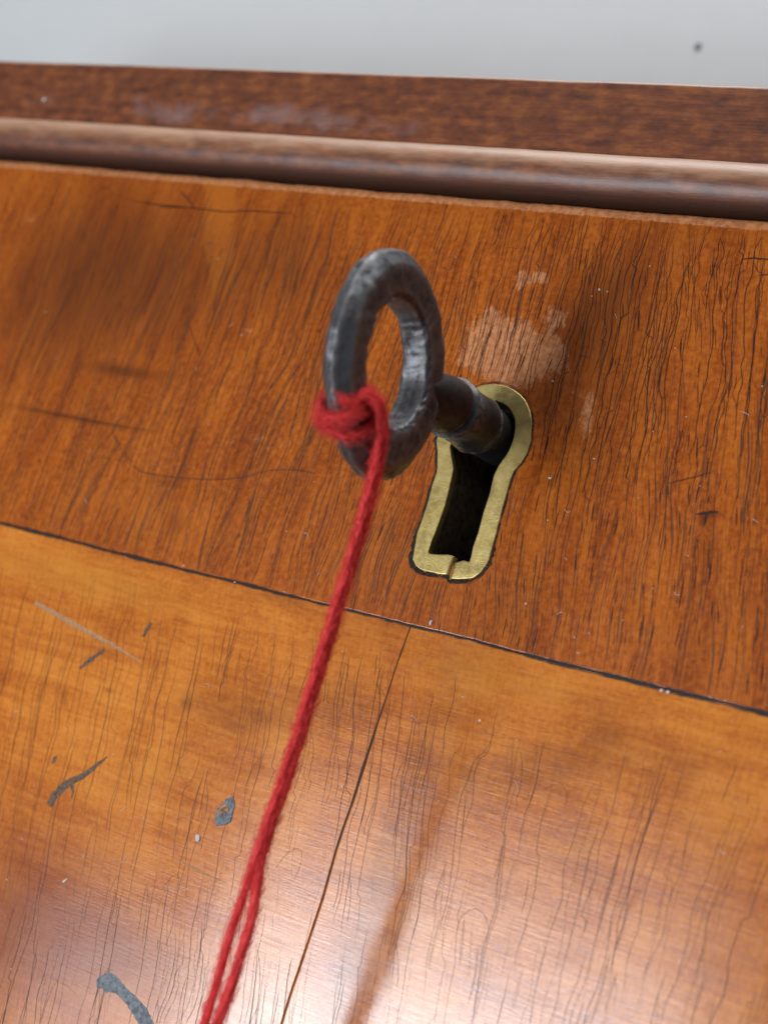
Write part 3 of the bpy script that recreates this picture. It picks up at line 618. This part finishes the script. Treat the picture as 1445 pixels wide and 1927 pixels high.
# ------------------------------------------------------------------ key
key = empty('key', (0, -3, 0), 'old dark iron key with a ring bow standing in the brass keyhole', 'key')
AX = np.array([-.035, -1.0, -.060]); AX /= np.linalg.norm(AX); UP = np.array([-.115, 0, 1.0]); UP -= AX * UP.dot(AX); UP /= np.linalg.norm(UP); SD = np.cross(AX, UP); SD /= np.linalg.norm(SD)
if SD[0] < 0: SD = -SD
K0 = np.array([.0, 0, .0]); LC, RS, RU = 26.2, 9.05, 10.4          # ring centre along the axis, mid radii of the ring along and across it
KC = K0 + AX * LC
def lathe(prof, nseg=48, noise=.05, seed=50):
    V = []
    for j, (t_, r) in enumerate(prof):
        for i in range(nseg):
            a = 2 * math.pi * i / nseg
            rr_ = r * (1 + noise * float(vnoise(t_ * 1.0 + 5 * math.cos(a), 5 * math.sin(a), .5, .5, seed)))
            V.append(K0 + AX * t_ + (SD * math.cos(a) + UP * math.sin(a)) * rr_)
    m = len(prof); return V, [(j * nseg + i, j * nseg + (i + 1) % nseg, (j + 1) * nseg + (i + 1) % nseg, (j + 1) * nseg + i) for j in range(m - 1) for i in range(nseg)] + [tuple(range(nseg))[::-1], tuple((m - 1) * nseg + i for i in range(nseg))]
prof = [(-11, 3.2), (-2, 3.25), (0, 3.42), (1.8, 3.5), (2.1, 3.46), (2.3, 2.8), (2.65, 2.78), (2.8, 3.5), (3.0, 3.80), (3.5, 3.65), (6, 3.6), (8.6, 3.58), (8.8, 3.50), (8.95, 2.8), (9.3, 2.78), (9.45, 3.55), (9.65, 3.92), (9.95, 3.88), (10.1, 3.05), (10.45, 3.0), (10.6, 3.55), (11.2, 3.6), (12.4, 3.50), (13.6, 3.25), (15, 2.9), (17, 2.3), (18.5, 1.8)]
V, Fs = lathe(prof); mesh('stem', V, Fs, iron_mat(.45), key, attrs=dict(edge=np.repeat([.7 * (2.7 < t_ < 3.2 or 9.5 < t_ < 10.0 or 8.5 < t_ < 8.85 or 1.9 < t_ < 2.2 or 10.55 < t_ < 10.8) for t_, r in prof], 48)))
def ring():
    ns, nc = 300, 40; V = []; r = np.random.default_rng(4)
    for i in range(ns):
        th = 2 * math.pi * i / ns; rad = AX * math.cos(th) + UP * math.sin(th)
        wr = 2.55 + .42 * math.sin(th) ** 2 + .12 * math.cos(th + math.pi) + .06 * math.sin(3 * th + 1); wt = 1.90 + .12 * max(0, math.cos(th + math.pi)) ** 2 + .06 * math.sin(2 * th)
        sec = ((-1, -.78), (-1, .78), (-.80, 1), (.38, 1), (.96, .22), (.96, -.30), (.42, -1), (-.80, -1)); j = 0
        for (a0, b0), (a1, b1) in zip(sec, sec[1:] + sec[:1]):
            for t_ in (.07, .28, .5, .72, .93):
                cr = (a0 + (a1 - a0) * t_) * wr; ct = (b0 + (b1 - b0) * t_) * wt
                k = 1 + .05 * float(vnoise(th * 5, j * .25, 1, 1, 61)) + .040 * float(vnoise(th * 15 + j * .3, j * .3, 1, 1, 62)); j += 1
                V.append(KC + AX * math.cos(th) * (RS + cr * k) + UP * math.sin(th) * (RU + cr * k) + SD * ct * k)
    return V, [(i * nc + j, ((i + 1) % ns) * nc + j, ((i + 1) % ns) * nc + (j + 1) % nc, i * nc + (j + 1) % nc) for i in range(ns) for j in range(nc)]
V, Fs = ring(); mesh('bow', V, Fs, M_IRON, key, attrs=dict(edge=np.tile([.5 * (i % 5 in (0, 4)) for i in range(40)], 300)), label='hammered iron ring bow')

# ------------------------------------------------------------------ red string
def spline(pts, n):
    p = np.array(pts, float); s_ = np.concatenate([[0], np.cumsum(np.linalg.norm(np.diff(p, axis=0), axis=1))]); t = np.linspace(0, s_[-1], n)
    m = np.gradient(p, s_, axis=0); out = []
    for q in t:
        i = min(max(np.searchsorted(s_, q) - 1, 0), len(p) - 2); h = s_[i + 1] - s_[i]; x = (q - s_[i]) / h
        out.append((2 * x**3 - 3 * x**2 + 1) * p[i] + (x**3 - 2 * x**2 + x) * h * m[i] + (-2 * x**3 + 3 * x**2) * p[i + 1] + (x**3 - x**2) * h * m[i + 1])
    return np.array(out)
def frame_of(path):
    t = np.gradient(path, axis=0); t /= np.linalg.norm(t, axis=1, keepdims=True); a = np.array([.3, -1, .2]); n1 = np.cross(t, a); n1 /= np.linalg.norm(n1, axis=1, keepdims=True); return t, n1, np.cross(t, n1)
class Tubes:
    def __init__(s): s.V, s.F = [], []
    def tube(s, path, r, nc=6):
        path = np.array(path); t, a, b = frame_of(path); n = len(path); o = len(s.V); r = np.broadcast_to(r, n)
        for i in range(n):
            for j in range(nc): an = 2 * math.pi * j / nc; s.V.append(path[i] + (a[i] * math.cos(an) + b[i] * math.sin(an)) * r[i])
        for i in range(n - 1):
            for j in range(nc): s.F.append((o + i * nc + j, o + i * nc + (j + 1) % nc, o + (i + 1) * nc + (j + 1) % nc, o + (i + 1) * nc + j))
    def yarn(s, path, r, pitch, plies=3, phase=0.0, nc=6):
        """plies twisted about the path"""
        path = np.array(path); t, a, b = frame_of(path); d = np.concatenate([[0], np.cumsum(np.linalg.norm(np.diff(path, axis=0), axis=1))])
        for k in range(plies):
            ph = phase + 2 * math.pi * k / plies + .25 * k + 2 * math.pi * d / pitch; wv = 1 + .12 * vnoise(d, d * 0 + k, .7, 1, 71 + k)
            s.tube(path + (a * np.cos(ph)[:, None] + b * np.sin(ph)[:, None]) * (r * .46 * wv)[:, None], r * .60 * wv, nc)
    def fuzz(s, path, r, per_mm, ln=1.2, th=.018):
        path = np.array(path); t, a, b = frame_of(path); d = np.concatenate([[0], np.cumsum(np.linalg.norm(np.diff(path, axis=0), axis=1))])
        for _ in range(int(d[-1] * per_mm)):
            i = random.randrange(len(path)); an = random.uniform(0, 6.283); n_ = a[i] * math.cos(an) + b[i] * math.sin(an); L = random.uniform(.3, 1) * ln; tg = t[i] * random.choice((-1, 1)); sdv = np.cross(t[i], n_) * random.uniform(-.6, .6)
            p0 = path[i] + n_ * r * .85; s.tube([p0, p0 + (n_ * .35 + tg * .6 + sdv * .3) * L * .5, p0 + (n_ * .45 + tg * 1.0 + sdv) * L], [th, th, th * .6], 3)
    def build(s, name, mat, parent, **k): return mesh(name, s.V, np.array(s.F), mat, parent, **k)
TH = math.radians(-46)
def ringpt(th, rad, side): return KC + AX * math.cos(th) * (RS + rad) + UP * math.sin(th) * (RU + rad) + SD * side
string = empty('string', tuple(ringpt(TH, 0, 0)), 'red wool string knotted round the ring of the key and hanging down', 'string')
kn = Tubes(); fz = Tubes()
def wrap(th0, th1, turns, r0, r1, ph0, lift=0.0, n=None):
    """turns of yarn round the limb of the ring"""
    n = n or int(turns * 34) + 6; out = []
    for q in np.linspace(0, 1, n):
        a = ph0 + turns * 2 * math.pi * q; g = r0 + (r1 - r0) * q
        c, s_ = math.cos(a), math.sin(a); k = (abs(c / 2.72) ** 3.4 + abs(s_ / 1.98) ** 3.4) ** (-1 / 3.4)
        g += .10 * math.sin(a * 2.3 + ph0 * 5); out.append(ringpt(th0 + (th1 - th0) * q + .06 * math.sin(a * 1.3 + ph0 * 3 + 1) , c * (k + g), s_ * (k + g)))
    return out
for args in ((TH + .19, TH + .08, 1.2, .05, .15, .4), (TH + .08, TH - .05, 1.5, .10, .2, 1.2), (TH - .06, TH - .17, 1.3, .05, .2, 2.0), (TH + .12, TH - .06, 1.0, .32, .42, 3.4)):
    p = wrap(*args); kn.yarn(p, .36, 6.0, 3, args[5]); fz.fuzz(p, .45, 60, 1.6, .024)
kn.build('knot', M_WOOL, string)
end = ringpt(TH, -3.6, 1.0)
def at(u, v, y): return tuple(face(u, v, y))
KT = [at(668, 760, -33.4), at(692, 738, -32.6), at(710, 752, -31.8), at(720, 790, -30.0), at(719, 835, -28.2)]
SA = KT + [at(711, 880, -26.9), at(690, 965, -25.2), at(648, 1110, -23.2), at(601, 1268, -21.4), at(546, 1450, -19.9), at(490, 1622, -18.9), at(476, 1715, -18.4), at(443, 1830, -17.7), at(408, 1932, -17.1), at(370, 2050, -16.5)]
SB = [at(662, 770, -33.8), at(686, 748, -33.2), at(704, 760, -32.4), at(714, 795, -30.7), at(713, 838, -28.9), at(704, 880, -27.6), at(683, 965, -25.9), at(641, 1108, -23.9), at(592, 1268, -22.1), at(536, 1450, -20.5), at(482, 1610, -19.5), at(456, 1690, -18.9), at(430, 1770, -18.2), at(406, 1855, -17.6), at(384, 1932, -17.2), at(348, 2050, -16.5)]
for nm, P, r in (('strand', SA, .57), ('strand', SB, .46)):
    p = spline(P, 260); tb = Tubes(); tb.yarn(p, r, 24.0, 5, random.random() * 6); tb.build(nm, M_WOOL, string); fz.fuzz(p, r, 34, 1.5, .024)
fz.build('wool_fuzz', M_WOOL, string, kind='stuff')

# ------------------------------------------------------------------ hair and dust lying on the wood
hp = spline([at(u, v, -.12 - b) for u, v, b in ((214, 818, 0), (226, 848, .3), (240, 868, .4), (258, 884, .2), (290, 893, .1), (340, 899, .1), (400, 902, .3), (452, 898, .5), (505, 885, .6), (545, 884, .3), (592, 891, 0))], 90)
hp[:, 1] -= height(hp[:, 0], hp[:, 2]); tb = Tubes(); tb.tube(hp, .045, 5)
hb = tuple(hp[45]); hair = mesh('stray_hair', tb.V, np.array(tb.F), M_HAIR, base=hb); hair['label'] = 'thin dark curved hair lying on the veneer left of the key'; hair['category'] = 'hair'
V, Fs = [], []
def fleck(u, v, r, y=0.0, el=1.0, rot=0.0):
    c = face(u, v, y)
    if y == 0 and inside(np.array([c[0]]), np.array([c[2]]), KEYH)[0]: return
    c = c - np.array([0, float(height(c[0], c[2])) + r * .25 if c[2] < ZT - 2 else r * .2, 0]); o = len(V); ca, sa = math.cos(rot), math.sin(rot)
    for i in range(3):
        for j in range(7):
            a = 2 * math.pi * j / 7; k = (1, .75, .1)[i] * random.uniform(.7, 1.2) * r; dx, dz = k * math.cos(a) * el, k * math.sin(a); V.append(c + np.array([dx * ca - dz * sa, -(0, .5, .8)[i] * r * .6, dx * sa + dz * ca]))
    Fs.extend((o + i * 7 + j, o + i * 7 + (j + 1) % 7, o + (i + 1) * 7 + (j + 1) % 7, o + (i + 1) * 7 + j) for i in range(2) for j in range(7)); Fs.append(tuple(o + 14 + j for j in range(7)))
for a in ((811, 1173, .35, 0, .6), (373, 1578, .38, 0, 1.5, -.9), (1040, 718, .16), (903, 1357, .22), (990, 1136, .16), (529, 313, .55, 1.5), (83, 187, .35, 1.3), (1128, 545, .18), (1035, 900, .14, 0, 2), (1245, 1300, .22), (1257, 1303, .2), (644, 1481, .18), (1042, 370, .6, 1.2), (1020, 372, .4, 1.2), (1110, 372, .35, 1.4), (122, 1658, .16, 0, 3.0, .8)): fleck(*a)
for i in range(9):
    u = random.choice((random.uniform(200, 560), random.uniform(1330, 1445))); x, _, z = face(u, 985 + .2457 * u)
    fleck(u, 985 + .2457 * u + random.gauss(0, 2.0), random.uniform(.04, .08), 0, random.uniform(1, 2.4), .2)
for i in range(95): fleck(random.uniform(0, 1445), random.uniform(420, 1900), random.uniform(.025, .08), 0, random.uniform(1, 2), random.uniform(0, 3))
lt = Tubes()
for i in range(34):
    u, v = random.uniform(20, 1430), random.uniform(430, 1750); a = random.uniform(0, 6.28); k = random.uniform(-2.5, 2.5); L = random.uniform(.4, 1.3); c = face(u, v); pts = []
    if inside(np.array([c[0]]), np.array([c[2]]), KEYH)[0]: continue
    for q in np.linspace(0, 1, 7): pts.append(c + np.array([0, -float(height(c[0], c[2])) - .06 - .05 * q, 0])); c = c + np.array([math.cos(a + k * q), 0, math.sin(a + k * q)]) * L / 6
    lt.tube(pts, .026, 4)
o = len(V); V.extend(lt.V); Fs.extend(tuple(o + i for i in f) for f in lt.F)
dust = mesh('dust_specks', V, Fs, M_PALE, smooth=False, base=(0, 0, 0), kind='stuff'); dust['label'] = 'tiny pale specks and lint scattered on the old veneer'; dust['category'] = 'dust'
for o in sc.objects:
    if 'base' in o: del o['base']
